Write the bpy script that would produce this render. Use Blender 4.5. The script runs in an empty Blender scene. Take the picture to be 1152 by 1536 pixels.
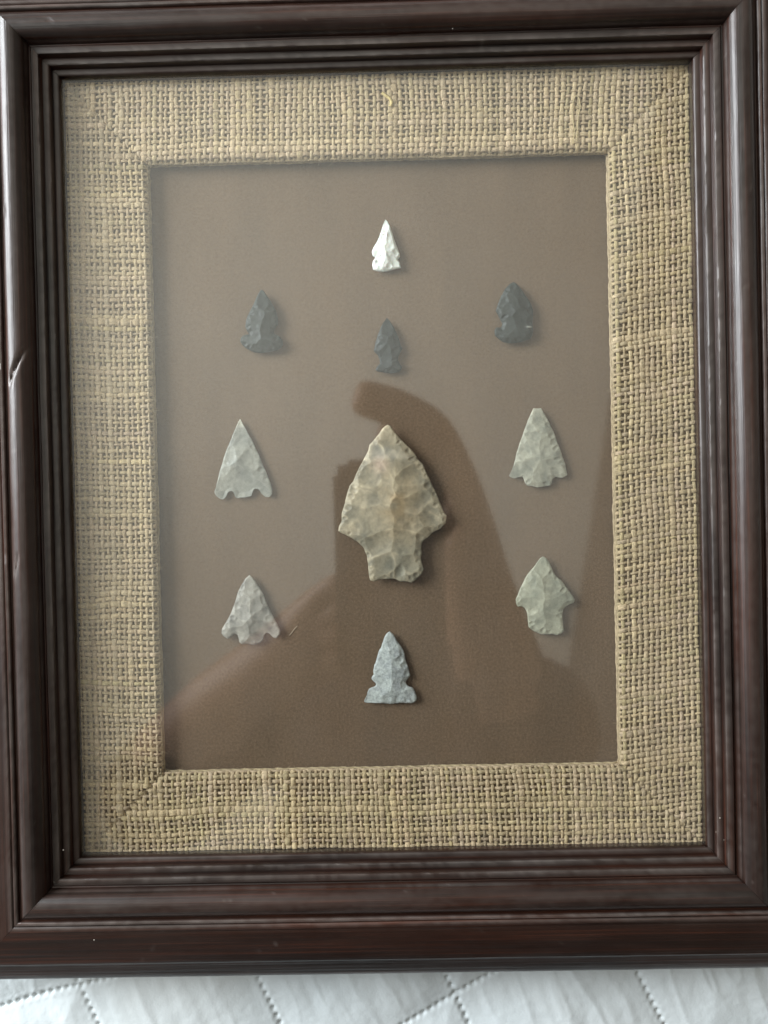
import bpy, bmesh, math, random
import numpy as np
from mathutils import Vector, Matrix, Euler
from mathutils.geometry import delaunay_2d_cdt

random.seed(7)
RNG = np.random.default_rng(11)
scene = bpy.context.scene
COL = scene.collection
MM = 0.001

# ------------------------------------------------------------------ camera
CAM = np.array([2.71, -13.68, 248.93])             # mm above the glass
CROT = tuple(math.radians(a) for a in (-0.585, 0.652, -1.287))
FPX = 1154.0                                        # focal length in photo pixels (1152 x 1536)
cam_data = bpy.data.cameras.new("camera")
cam_data.sensor_fit = 'VERTICAL'
cam_data.sensor_height = 36.0
cam_data.lens = FPX / 1536 * 36.0
cam_data.clip_start = 0.01
cam_data.clip_end = 50.0
cam = bpy.data.objects.new("camera", cam_data)
cam.location = CAM * MM
cam.rotation_euler = CROT
COL.objects.link(cam)
scene.camera = cam

# ------------------------------------------------------------------ light
world = bpy.data.worlds.new("World")
scene.world = world
world.use_nodes = True
wbg = world.node_tree.nodes["Background"]
wbg.inputs["Color"].default_value = (1.0, 0.985, 0.94, 1)   # pale ceiling and walls of a daylit room
wbg.inputs["Strength"].default_value = 0.22

win = bpy.data.lights.new("window_light", 'AREA')          # the window beside the bed
win.shape = 'RECTANGLE'
win.size, win.size_y = 1.0, 0.8
win.energy = 75.0
win.color = (0.93, 0.97, 1.0)
wo = bpy.data.objects.new("window_light", win)
wo.location = (-1.15, 0.60, 0.64)
wo.rotation_euler = (math.radians(90), 0, math.radians(-90))     # upright, facing the bed
COL.objects.link(wo)

vs = scene.view_settings
vs.view_transform = 'Standard'
vs.look = 'None'
vs.exposure = 0.0
vs.gamma = 1.0
scene.cycles.use_denoising = True
scene.cycles.max_bounces = 8
scene.cycles.transparent_max_bounces = 16
scene.cycles.caustics_refractive = False

# ------------------------------------------------------------------ helpers
RM = np.array(Euler(CROT, 'XYZ').to_matrix())

def px2mm(u, v, z=0.0):
    """photo pixel -> point (mm) on the horizontal plane at height z"""
    d = RM @ np.array([(u - 576) / FPX, -(v - 768) / FPX, -1.0])
    t = (z - CAM[2]) / d[2]
    return CAM + d * t

def hash2(ix, iy, seed):
    n = (ix.astype(np.int64) * 374761393 + iy.astype(np.int64) * 668265263 + seed * 974634541) & 0xFFFFFFFF
    n = ((n ^ (n >> 13)) * 1274126177) & 0xFFFFFFFF
    n = n ^ (n >> 16)
    return (n & 0xFFFFFF) / float(0xFFFFFF)

def vnoise(x, y, seed=0):
    x = np.asarray(x, float); y = np.asarray(y, float)
    x, y = np.broadcast_arrays(x, y)
    ix, iy = np.floor(x), np.floor(y)
    fx, fy = x - ix, y - iy
    fx = fx * fx * (3 - 2 * fx); fy = fy * fy * (3 - 2 * fy)
    a = hash2(ix, iy, seed); b = hash2(ix + 1, iy, seed)
    c = hash2(ix, iy + 1, seed); d = hash2(ix + 1, iy + 1, seed)
    return (a + (b - a) * fx) * (1 - fy) + (c + (d - c) * fx) * fy - 0.5

def fbm(x, y, seed=0, oct=4):
    s, a = 0.0, 1.0
    for i in range(oct):
        s = s + a * vnoise(np.asarray(x) * 2 ** i, np.asarray(y) * 2 ** i, seed + i * 17)
        a *= 0.5
    return s

def mesh_np(name, V, F, mat=None, parent=None, smooth=True, loc=None, rotz=0.0, color=None, uv=None):
    """V (n,3) in mm, F: (m,4) or (m,3) array or list of faces"""
    me = bpy.data.meshes.new(name)
    V = np.asarray(V, np.float64) * MM
    if isinstance(F, np.ndarray):
        k = F.shape[1]
        me.vertices.add(len(V)); me.vertices.foreach_set("co", V.ravel().astype(np.float32))
        me.loops.add(F.size); me.loops.foreach_set("vertex_index", F.ravel().astype(np.int32))
        me.polygons.add(len(F))
        me.polygons.foreach_set("loop_start", (np.arange(len(F)) * k).astype(np.int32))
        me.update(calc_edges=True)
        me.validate()
    else:
        me.from_pydata([tuple(v) for v in V], [], [tuple(f) for f in F])
    me.polygons.foreach_set("use_smooth", np.full(len(me.polygons), bool(smooth)))
    if color is not None:
        at = me.color_attributes.new("col", 'FLOAT_COLOR', 'POINT')
        c = np.ones((len(V), 4), np.float32); c[:, :color.shape[1]] = color
        at.data.foreach_set("color", c.ravel())
    if uv is not None:
        layer = me.uv_layers.new(name="uv")
        li = np.zeros(len(me.loops), np.int32); me.loops.foreach_get("vertex_index", li)
        layer.data.foreach_set("uv", uv[li].astype(np.float32).ravel())
    if mat: me.materials.append(mat)
    o = bpy.data.objects.new(name, me)
    COL.objects.link(o)
    if parent: o.parent = parent
    if loc is not None: o.location = np.asarray(loc) * MM
    o.rotation_euler = (0, 0, rotz)
    return o

def tag(o, label=None, cat=None, group=None, kind=None):
    if label: o["label"] = label
    if cat: o["category"] = cat
    if group: o["group"] = group
    if kind: o["kind"] = kind
    return o

def new_mat(name):
    m = bpy.data.materials.new(name); m.use_nodes = True
    nt = m.node_tree
    return m, nt, nt.nodes["Principled BSDF"]

def node(nt, typ, **kw):
    n = nt.nodes.new(typ)
    for k, v in kw.items():
        if k.startswith("_"): setattr(n, k[1:], v)
        else: n.inputs[k].default_value = v
    return n

def ramp(nt, fac, stops):
    r = nt.nodes.new("ShaderNodeValToRGB")
    el = r.color_ramp.elements
    while len(el) < len(stops): el.new(0.5)
    for e, (p, c) in zip(el, stops):
        e.position = p; e.color = (*c, 1)
    nt.links.new(fac, r.inputs["Fac"])
    return r.outputs["Color"]

# ------------------------------------------------------------------ materials
def wood_material():
    m, nt, b = new_mat("dark_stained_wood")
    L = nt.links.new
    tc = node(nt, "ShaderNodeTexCoord")
    mp = node(nt, "ShaderNodeMapping"); mp.inputs["Scale"].default_value = (11, 900, 900)
    L(tc.outputs["Object"], mp.inputs["Vector"])
    n1 = node(nt, "ShaderNodeTexNoise", Scale=1.0, Detail=6.0, Roughness=0.6)
    L(mp.outputs["Vector"], n1.inputs["Vector"])
    n2 = node(nt, "ShaderNodeTexNoise", Scale=55.0, Detail=3.0)
    L(tc.outputs["Object"], n2.inputs["Vector"])
    base = ramp(nt, n1.outputs["Fac"], [(0.30, (0.005, 0.0030, 0.0022)), (0.55, (0.013, 0.0058, 0.0037)), (0.78, (0.045, 0.0165, 0.0085))])
    n3 = node(nt, "ShaderNodeTexNoise", Scale=1.0, Detail=4.0, Roughness=0.55)
    mp3 = node(nt, "ShaderNodeMapping"); mp3.inputs["Scale"].default_value = (9, 60, 60)
    L(tc.outputs["Object"], mp3.inputs["Vector"]); L(mp3.outputs["Vector"], n3.inputs["Vector"])
    red = ramp(nt, n3.outputs["Fac"], [(0.36, (0.62, 0.48, 0.42)), (0.72, (2.5, 1.75, 1.35))])
    mxr = node(nt, "ShaderNodeMix", _data_type='RGBA', _blend_type='MULTIPLY', Factor=1.0)
    L(base, mxr.inputs["A"]); L(red, mxr.inputs["B"]); base = mxr.outputs["Result"]
    at = node(nt, "ShaderNodeAttribute", _attribute_name="col")     # worn arrises and dust, from the mesh
    mx = node(nt, "ShaderNodeMix", _data_type='RGBA')
    L(at.outputs["Color"], mx.inputs["Factor"])
    L(base, mx.inputs["A"]); mx.inputs["B"].default_value = (0.19, 0.165, 0.15, 1)
    L(mx.outputs["Result"], b.inputs["Base Color"])
    rr = node(nt, "ShaderNodeMapRange", **{"From Min": 0.3, "From Max": 0.7, "To Min": 0.30, "To Max": 0.42})
    L(n2.outputs["Fac"], rr.inputs["Value"]); L(rr.outputs["Result"], b.inputs["Roughness"])
    bp = node(nt, "ShaderNodeBump", Strength=0.38, Distance=0.0005)
    L(n1.outputs["Fac"], bp.inputs["Height"]); L(bp.outputs["Normal"], b.inputs["Normal"])
    b.inputs["Specular IOR Level"].default_value = 0.45
    return m

def burlap_material():
    m, nt, b = new_mat("jute_burlap")
    L = nt.links.new
    at = node(nt, "ShaderNodeAttribute", _attribute_name="col")
    uv = node(nt, "ShaderNodeUVMap")
    mp = node(nt, "ShaderNodeMapping"); mp.inputs["Scale"].default_value = (0.9, 11.0, 1); mp.inputs["Rotation"].default_value = (0, 0, 0.35)
    L(uv.outputs["UV"], mp.inputs["Vector"])
    n = node(nt, "ShaderNodeTexNoise", Scale=1.0, Detail=4.0, Roughness=0.65)
    L(mp.outputs["Vector"], n.inputs["Vector"])
    v = node(nt, "ShaderNodeMapRange", **{"From Min": 0.25, "From Max": 0.75, "To Min": 0.52, "To Max": 1.42})
    L(n.outputs["Fac"], v.inputs["Value"])
    mul = node(nt, "ShaderNodeVectorMath", _operation='SCALE')
    L(at.outputs["Color"], mul.inputs[0]); L(v.outputs["Result"], mul.inputs["Scale"])
    L(mul.outputs["Vector"], b.inputs["Base Color"])
    bp = node(nt, "ShaderNodeBump", Strength=0.7, Distance=0.0003)
    L(n.outputs["Fac"], bp.inputs["Height"]); L(bp.outputs["Normal"], b.inputs["Normal"])
    b.inputs["Roughness"].default_value = 0.75
    b.inputs["Specular IOR Level"].default_value = 0.25
    return m

def simple(name, col, rough, spec=0.3):
    m, nt, b = new_mat(name)
    b.inputs["Base Color"].default_value = (*col, 1)
    b.inputs["Roughness"].default_value = rough
    b.inputs["Specular IOR Level"].default_value = spec
    return m

def suede_material():
    m, nt, b = new_mat("brown_suede_board")
    L = nt.links.new
    tc = node(nt, "ShaderNodeTexCoord")
    n1 = node(nt, "ShaderNodeTexNoise", Scale=1250.0, Detail=4.0); L(tc.outputs["Object"], n1.inputs["Vector"])
    mp = node(nt, "ShaderNodeMapping"); mp.inputs["Scale"].default_value = (60, 14, 1)
    L(tc.outputs["Object"], mp.inputs["Vector"])
    n2 = node(nt, "ShaderNodeTexNoise", Scale=1.0, Detail=4.0); L(mp.outputs["Vector"], n2.inputs["Vector"])
    c1 = ramp(nt, n1.outputs["Fac"], [(0.30, (0.116, 0.078, 0.048)), (0.70, (0.172, 0.116, 0.074))])
    c2 = ramp(nt, n2.outputs["Fac"], [(0.3, (0.90, 0.90, 0.90)), (0.7, (1.08, 1.06, 1.04))])
    mx = node(nt, "ShaderNodeMix", _data_type='RGBA', _blend_type='MULTIPLY', Factor=1.0)
    L(c1, mx.inputs["A"]); L(c2, mx.inputs["B"]); L(mx.outputs["Result"], b.inputs["Base Color"])
    bp = node(nt, "ShaderNodeBump", Strength=0.45, Distance=0.0003)
    L(n1.outputs["Fac"], bp.inputs["Height"]); L(bp.outputs["Normal"], b.inputs["Normal"])
    b.inputs["Roughness"].default_value = 0.9
    b.inputs["Specular IOR Level"].default_value = 0.1
    b.inputs["Sheen Weight"].default_value = 0.15
    return m

def glass_material():
    m = bpy.data.materials.new("picture_glass"); m.use_nodes = True
    nt = m.node_tree; nt.nodes.clear(); L = nt.links.new
    out = node(nt, "ShaderNodeOutputMaterial")
    ge = node(nt, "ShaderNodeNewGeometry")                   # same index on the way in and out of the pane
    io = node(nt, "ShaderNodeMapRange", **{"To Min": 1.66, "To Max": 1 / 1.66})
    L(ge.outputs["Backfacing"], io.inputs["Value"])
    fr = node(nt, "ShaderNodeFresnel"); L(io.outputs["Result"], fr.inputs["IOR"])
    tr = node(nt, "ShaderNodeBsdfTransparent"); tr.inputs["Color"].default_value = (0.975, 0.985, 0.98, 1)
    gl = node(nt, "ShaderNodeBsdfGlossy", Roughness=0.05)
    mx = node(nt, "ShaderNodeMixShader")
    L(fr.outputs["Fac"], mx.inputs["Fac"]); L(tr.outputs["BSDF"], mx.inputs[1]); L(gl.outputs["BSDF"], mx.inputs[2])
    # thin film of dust and smears
    tc = node(nt, "ShaderNodeTexCoord")
    n = node(nt, "ShaderNodeTexNoise", Scale=18.0, Detail=5.0, Roughness=0.7); L(tc.outputs["Object"], n.inputs["Vector"])
    mr = node(nt, "ShaderNodeMapRange", **{"From Min": 0.35, "From Max": 0.75, "To Min": 0.002, "To Max": 0.012})
    L(n.outputs["Fac"], mr.inputs["Value"])
    df = node(nt, "ShaderNodeBsdfDiffuse"); df.inputs["Color"].default_value = (0.75, 0.78, 0.76, 1)
    mx2 = node(nt, "ShaderNodeMixShader")
    L(mr.outputs["Result"], mx2.inputs["Fac"]); L(mx.outputs["Shader"], mx2.inputs[1]); L(df.outputs["BSDF"], mx2.inputs[2])
    L(mx2.outputs["Shader"], out.inputs["Surface"])
    return m

def quilt_material():
    m, nt, b = new_mat("white_quilted_fabric")
    L = nt.links.new
    tc = node(nt, "ShaderNodeTexCoord")
    n1 = node(nt, "ShaderNodeTexNoise", Scale=1100.0, Detail=3.0); L(tc.outputs["Object"], n1.inputs["Vector"])
    n2 = node(nt, "ShaderNodeTexNoise", Scale=14.0, Detail=3.0); L(tc.outputs["Object"], n2.inputs["Vector"])
    c = ramp(nt, n2.outputs["Fac"], [(0.3, (0.60, 0.665, 0.69)), (0.7, (0.66, 0.71, 0.72))])
    L(c, b.inputs["Base Color"])
    bp = node(nt, "ShaderNodeBump", Strength=0.25, Distance=0.0003)
    L(n1.outputs["Fac"], bp.inputs["Height"]); L(bp.outputs["Normal"], b.inputs["Normal"])
    b.inputs["Roughness"].default_value = 0.6
    b.inputs["Specular IOR Level"].default_value = 0.3
    return m

def stone_material(name, rough, spec, fine=900.0, bump=0.35, grain=0.25, sss=0.0):
    m, nt, b = new_mat(name)
    L = nt.links.new
    at = node(nt, "ShaderNodeAttribute", _attribute_name="col")
    tc = node(nt, "ShaderNodeTexCoord")
    n = node(nt, "ShaderNodeTexNoise", Scale=fine, Detail=5.0, Roughness=0.65); L(tc.outputs["Object"], n.inputs["Vector"])
    v = node(nt, "ShaderNodeMapRange", **{"From Min": 0.25, "From Max": 0.75, "To Min": 1 - grain, "To Max": 1 + grain})
    L(n.outputs["Fac"], v.inputs["Value"])
    mul = node(nt, "ShaderNodeVectorMath", _operation='SCALE')
    L(at.outputs["Color"], mul.inputs[0]); L(v.outputs["Result"], mul.inputs["Scale"])
    L(mul.outputs["Vector"], b.inputs["Base Color"])
    bp = node(nt, "ShaderNodeBump", Strength=bump, Distance=0.0003)
    L(n.outputs["Fac"], bp.inputs["Height"]); L(bp.outputs["Normal"], b.inputs["Normal"])
    b.inputs["Roughness"].default_value = rough
    b.inputs["Specular IOR Level"].default_value = spec
    if sss > 0:
        b.inputs["Subsurface Weight"].default_value = sss
        b.inputs["Subsurface Scale"].default_value = 0.001
    return m

WOOD = wood_material(); JUTE = burlap_material(); SUEDE = suede_material()
GLASS = glass_material(); QUILT = quilt_material()
LINER = simple("liner_board", (0.29, 0.215, 0.125), 0.9, 0.1)
DUST = simple("pale_dust", (0.42, 0.39, 0.34), 0.9, 0.1)

# ------------------------------------------------------------------ the bed cover the frame lies on
A, B = 101.5, 126.25          # half width / half height of the frame's sight opening
ZB = -16.0                    # underside of the frame
RAILW = 40.0

def build_quilt():
    def axis(segs):
        out = []
        for a, b_, st in segs:
            out += list(np.arange(a, b_ - 1e-6, st))
        out.append(segs[-1][1]); return np.array(out)
    xs = axis([(-620, -300, 8), (-300, -240, 2), (-240, 240, 0.62), (240, 300, 2), (300, 620, 8)])
    ys = axis([(-620, -300, 8), (-300, -230, 2), (-230, -150, 0.55), (-150, 190, 2.4), (190, 240, 1.6), (240, 620, 8)])
    X, Y = np.meshgrid(xs, ys)
    zq = ZB - 1.0
    P = lambda u, v: px2mm(u, v, zq)[:2]
    lines = []
    for k in range(-3, 6):                                   # the steeper seams
        u0 = (118, 385, 665, 955)[k] if 0 <= k < 4 else (118 + 280 * k)
        v0 = (1487, 1475, 1462, 1455)[k] if 0 <= k < 4 else 1475
        lines.append((P(u0, v0), P(u0 + 37, v0 + 74)))
    lines.append((P(60, 1500), P(190, 1461)))                # the flatter seams
    lines.append((P(690, 1495), P(820, 1420)))
    for k in (-3, -2, -1, 2, 3):
        lines.append((P(60 + 628 * k, 1498), P(190 + 628 * k, 1440)))
    wob = fbm(X / 45, Y / 45, 5, 2) * 3.0
    Z = np.zeros_like(X); dmin = np.full_like(X, 1e9); dots = np.zeros_like(X); ridge = np.zeros_like(X)
    for i, (p, q) in enumerate(lines):
        d = (q - p) / np.linalg.norm(q - p); n = np.array([-d[1], d[0]])
        dist = (X - p[0]) * n[0] + (Y - p[1]) * n[1] + wob * 0.5
        t = (X - p[0]) * d[0] + (Y - p[1]) * d[1]
        dmin = np.minimum(dmin, np.abs(dist))
        tt = (t / 2.9 + 0.5) % 1.0 - 0.5
        r2 = (tt * 2.9) ** 2 + dist ** 2
        dots = np.maximum(dots, np.exp(-(r2 / 0.50) ** 1.5))
        ridge = np.maximum(ridge, np.exp(-(dist / 1.5) ** 2) * (0.5 - 0.5 * np.cos(2 * np.pi * tt + np.pi)) * 0)
        ridge = np.maximum(ridge, np.exp(-((np.abs(dist) - 1.7) / 0.6) ** 2) * np.cos(np.pi * tt) ** 2)
    puff = 1 - np.exp(-(dmin / 9.0) ** 1.3)
    crease = fbm((X * 0.93 + Y * 0.36) / 9, (Y * 0.93 - X * 0.36) / 46, 31, 3)
    crease = -np.abs(crease) ** 0.8
    Z = 2.6 * puff - 0.85 * dots + 0.12 * ridge + 1.2 * crease * (0.35 + 0.65 * puff) + 1.3 * fbm(X / 30, Y / 30, 3, 3) + 0.12 * fbm(X / 2.2, Y / 2.2, 9, 3)
    Z = Z + ZB - 3.4
    # the frame presses the padding flat
    hx, hy = A + RAILW, B + RAILW
    ox = np.maximum(np.abs(X) - hx, 0); oy = np.maximum(np.abs(Y) - hy, 0)
    od = np.hypot(ox, oy)
    lim = ZB - 0.25 + np.minimum(od, 30) * 0.35
    Z = np.where(Z > lim, lim + (Z - lim) * np.clip(od / 26, 0, 1) * 0.5, Z)
    ny, nx = X.shape
    idx = np.arange(nx * ny).reshape(ny, nx)
    F = np.stack([idx[:-1, :-1], idx[:-1, 1:], idx[1:, 1:], idx[1:, :-1]], -1).reshape(-1, 4)
    V = np.stack([X, Y, Z], -1).reshape(-1, 3)
    # hem: a skirt of thickness so that the cover is not paper
    o = mesh_np("quilted_bedspread", V, F, QUILT)
    md = o.modifiers.new("thickness", 'SOLIDIFY'); md.thickness = 0.012; md.offset = -1
    tag(o, "white quilted bedspread with rows of stitched dimples lying under the wooden frame", "bedspread")
build_quilt()

# a plain wall to one side of the bed, mirrored dimly in the glass
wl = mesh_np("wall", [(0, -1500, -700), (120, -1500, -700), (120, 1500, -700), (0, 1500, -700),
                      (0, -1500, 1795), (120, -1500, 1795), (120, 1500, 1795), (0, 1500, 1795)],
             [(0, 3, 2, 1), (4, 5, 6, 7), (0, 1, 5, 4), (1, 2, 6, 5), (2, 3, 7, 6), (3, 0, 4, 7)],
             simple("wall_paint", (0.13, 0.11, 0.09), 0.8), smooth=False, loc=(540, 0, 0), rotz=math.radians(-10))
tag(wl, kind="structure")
cl = mesh_np("ceiling", [(-1900, -1700, 1800), (1100, -1700, 1800), (1100, 2300, 1800), (-1900, 2300, 1800),
                         (-1900, -1700, 1920), (1100, -1700, 1920), (1100, 2300, 1920), (-1900, 2300, 1920)],
             [(0, 3, 2, 1), (4, 5, 6, 7), (0, 1, 5, 4), (1, 2, 6, 5), (2, 3, 7, 6), (3, 0, 4, 7)],
             simple("ceiling_paint", (0.87, 0.83, 0.73), 0.9, 0.1), smooth=False)
tag(cl, kind="structure")

# ------------------------------------------------------------------ picture frame
frame = bpy.data.objects.new("picture_frame", None)
frame.empty_display_size = 0.05
frame.location = (0, 0, ZB * MM)
COL.objects.link(frame)
tag(frame, "dark stained wooden picture frame with burlap liner and glass lying on white bedspread", "picture frame")

def child_loc(x, y, z): return (x, y, z - ZB)

def profile():
    """moulding section: (outward distance from the sight edge, height above the glass, wear)"""
    p = [(0.0, -15.9, 0), (0.0, 0.05, 0), (0.0, 1.2, .1), (0.25, 1.55, .5), (0.6, 1.65, .5), (1.9, 1.75, 0),
         (2.05, 2.0, 0), (2.1, 3.5, .15), (2.3, 3.9, .7), (2.7, 4.0, .6), (4.2, 4.05, 0),
         (4.35, 4.3, 0), (4.4, 5.8, .15), (4.6, 6.25, .7), (5.0, 6.35, .6), (6.5, 6.4, .05),
         (6.8, 6.0, 0), (7.1, 5.7, 0), (7.45, 5.85, 0), (7.6, 6.5, .15), (7.75, 7.1, .3), (8.0, 7.6, .35)]
    for t in np.linspace(0.08, 1, 16):                        # the big half-round
        a = math.pi * 0.86 * t
        s = 12.0 - 4.1 * math.cos(a) * (1.0 if a < math.pi / 2 else 0.92)
        z = 7.3 + 3.9 * math.sin(a) ** 0.9
        p.append((s, z, .12 + .1 * (t > .4)))
    p += [(15.75, 8.75, 0), (15.95, 8.35, 0), (16.5, 8.3, 0), (16.65, 8.7, .2), (16.75, 9.15, .6), (17.0, 9.35, .8), (17.7, 9.4, .5),
          (17.95, 9.1, .1), (18.2, 8.95, 0), (18.45, 9.15, .4), (18.8, 9.3, .5), (19.8, 9.25, .15), (20.1, 9.0, .05), (20.5, 9.0, .1)]
    for t in np.linspace(0.1, 1, 9):
        p.append((20.5 + 11.5 * t, 9.0 - 2.6 * t - 0.6 * t * t, .06))
    p += [(32.3, 5.6, .3), (32.6, 5.0, .1), (33.0, 4.6, 0), (33.6, 4.3, .1), (36.0, 3.2, .05), (38.4, 2.0, .1), (39.4, 1.2, .3), (39.9, 0.3, .2), (40.0, -1.0, .1), (40.0, -8, 0), (39.9, -15.4, 0), (39.5, -15.9, 0)]
    return np.array(p, float)

def build_rail(half, rotz, loc, seed, label, gouges):
    pr = profile()
    n = int(half * 2 / 0.9)
    ts = np.linspace(-1, 1, n)
    T, S = np.meshgrid(ts, pr[:, 0], indexing='ij')
    Z = np.broadcast_to(pr[:, 1], T.shape).copy()
    W = np.broadcast_to(pr[:, 2], T.shape).copy()
    X = T * (half + S - 0.06)                                # mitred ends, hair gap at the joint
    Y = S.copy()
    up = (pr[:, 1] > 0.5)[None, :]
    Z += np.where(up, 0.05 * vnoise(X / 14, S * 0.8, seed) + 0.04 * vnoise(X / 2.0, S * 2.1, seed + 1), 0)
    Y += np.where(up & (S > 0.1) & (S < 39), 0.12 * vnoise(X / 26, S * 0.35, seed + 2) + 0.05 * vnoise(X / 3.1, S * 1.9, seed + 5), 0)
    wn = 0.5 + 0.7 * vnoise(X / 15.0, S / 2, seed + 3) + 0.6 * vnoise(X / 1.7, S, seed + 4)
    wear = np.clip(W * (0.15 + 0.9 * wn), 0, 0.9) * 0.62
    chip = np.clip(vnoise(X / 1.1, S * 1.3, seed + 8) - 0.455, 0, 1) * 20
    wear = np.clip(wear + chip * 0.25 * (pr[:, 1] > 1)[None, :], 0, 0.95)
    for (gx, gs, ang, ln, wd, dp) in gouges:
        dx, ds = X - gx, S - gs
        a = dx * math.cos(ang) + ds * math.sin(ang); b_ = -dx * math.sin(ang) + ds * math.cos(ang)
        g = np.exp(-(a / ln) ** 4 - (b_ / wd) ** 2)
        Z -= dp * g
        rim = np.exp(-(a / (ln * 1.15)) ** 4 - ((np.abs(b_) - wd * 1.6) / (wd * .6)) ** 2)
        wear = np.clip(wear + 0.35 * rim * (dp > .3), 0, 0.95)
    m = len(pr)
    V = np.stack([X, Y, Z], -1).reshape(-1, 3)
    idx = np.arange(n * m).reshape(n, m)
    F = np.stack([idx[:-1, :], np.roll(idx, -1, 1)[:-1, :], np.roll(idx, -1, 1)[1:, :], idx[1:, :]], -1).reshape(-1, 4)
    F = F[:, ::-1]
    faces = F.tolist() + [list(idx[0, :]), list(idx[-1, ::-1])]
    col = np.repeat(wear.reshape(-1, 1), 3, 1)
    o = mesh_np("rail", V, faces, WOOD, frame, True, child_loc(*loc), rotz, color=col)
    o["label"] = label
    try:
        o.data.set_sharp_from_angle(angle=math.radians(50))
    except Exception:
        pass
    return o

HP = math.pi / 2
gl = lambda u, v, z=8.0: px2mm(u, v, z)
def lg(side, u, v, ang, ln, wd, dp):
    w = gl(u, v)
    if side == 'L': return (w[1], -w[0] - A, ang, ln, wd, dp)
    if side == 'R': return (-w[1], w[0] - A, ang, ln, wd, dp)
    if side == 'T': return (w[0], w[1] - B, ang, ln, wd, dp)
    return (-w[0], -w[1] - B, ang, ln, wd, dp)
r_top = build_rail(A, 0.0, (0, B, 0), 100, "dusty rail beside the white arrowhead", [lg('T', 78, 39, .1, .5, .25, .6), lg('T', 300, 30, .2, 2.2, .2, .15), lg('T', 880, 30, -.1, 2.2, .25, .2)])
r_bot = build_rail(A, math.pi, (0, -B, 0), 200, "rail beside the bottom strip of burlap", [lg('B', 500, 1404, 0.05, 3.5, .2, .25), lg('B', 260, 1310, 1.1, 1.0, .3, .3), lg('B', 820, 1416, .4, .6, .3, .4), lg('B', 545, 1428, .9, .5, .25, .3)])
r_left = build_rail(B, HP, (-A, 0, 0), 300, "rail with a short dark gouge in its half-round", [lg('L', 32, 548, -.45, 4.6, .5, 1.1), lg('L', 22, 570, -.15, 2.6, .45, .7), lg('L', 30, 848, -.2, 3.2, .35, .6), lg('L', 12, 320, .0, 1.5, .3, .5)])
r_right = build_rail(B, -HP, (A, 0, 0), 400, "rail with bright stepped inner edge", [lg('R', 1112, 434, 0, .5, .4, .5), lg('R', 1132, 780, .5, 1.0, .3, .4)])

# glass pane
def box(name, x0, x1, y0, y1, z0, z1, mat, parent, loc):
    V = [(x0, y0, z0), (x1, y0, z0), (x1, y1, z0), (x0, y1, z0), (x0, y0, z1), (x1, y0, z1), (x1, y1, z1), (x0, y1, z1)]
    F = [(0, 3, 2, 1), (4, 5, 6, 7), (0, 1, 5, 4), (1, 2, 6, 5), (2, 3, 7, 6), (3, 0, 4, 7)]
    return mesh_np(name, V, F, mat, parent, False, loc)
ZG0 = -1.9
glass = box("glass_pane", -A + .05, A - .05, -B + .05, B - .05, ZG0, -0.05, GLASS, frame, child_loc(0, 0, 0))
ZBOARD = -7.2
board = box("backing_board", -A + .1, A - .1, -B + .1, B - .1, -2.0, 0, SUEDE, frame, child_loc(0, 0, ZBOARD))
board["label"] = "brown suede backing board behind the glass"

# ------------------------------------------------------------------ burlap liner
LW = 25.8                      # visible width of the liner
ZT = -3.0                      # middle plane of the weave
PITCH = 1.82

def tubes(lines, sides=6):
    """lines: list of (pts (n,3), halfwidth (n,), halfthick (n,), colour(3), side vector (3,))"""
    Vs, Fs, Cs, Us = [], [], [], []
    off = 0
    ang = np.arange(sides) / sides * 2 * np.pi
    ca, sa = np.cos(ang), np.sin(ang)
    for pts, hw, ht, c, sv in lines:
        n = len(pts)
        if n < 2: continue
        tan = np.gradient(pts, axis=0); tan /= np.linalg.norm(tan, axis=1, keepdims=True) + 1e-9
        sd = np.broadcast_to(sv, tan.shape)
        nn = np.cross(tan, sd); nn /= np.linalg.norm(nn, axis=1, keepdims=True) + 1e-9
        bn = np.cross(nn, tan)
        ring = pts[:, None, :] + bn[:, None, :] * (hw[:, None] * ca)[..., None] + nn[:, None, :] * (ht[:, None] * sa)[..., None]
        idx = off + np.arange(n * sides).reshape(n, sides)
        nx = np.roll(idx, -1, 1)
        Fs.append(np.stack([idx[:-1], nx[:-1], nx[1:], idx[1:]], -1).reshape(-1, 4))
        Vs.append(ring.reshape(-1, 3))
        Cs.append(np.broadcast_to(c if c.ndim == 2 else c[None], (n, 3)).repeat(sides, 0))
        L = np.concatenate([[0], np.cumsum(np.linalg.norm(np.diff(pts, axis=0), axis=1))]) + off * 0.37
        Us.append(np.stack([L.repeat(sides), np.tile(np.arange(sides) / sides, n)], -1))
        off += n * sides
    return np.concatenate(Vs), np.concatenate(Fs), np.concatenate(Cs), np.concatenate(Us)

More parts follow.
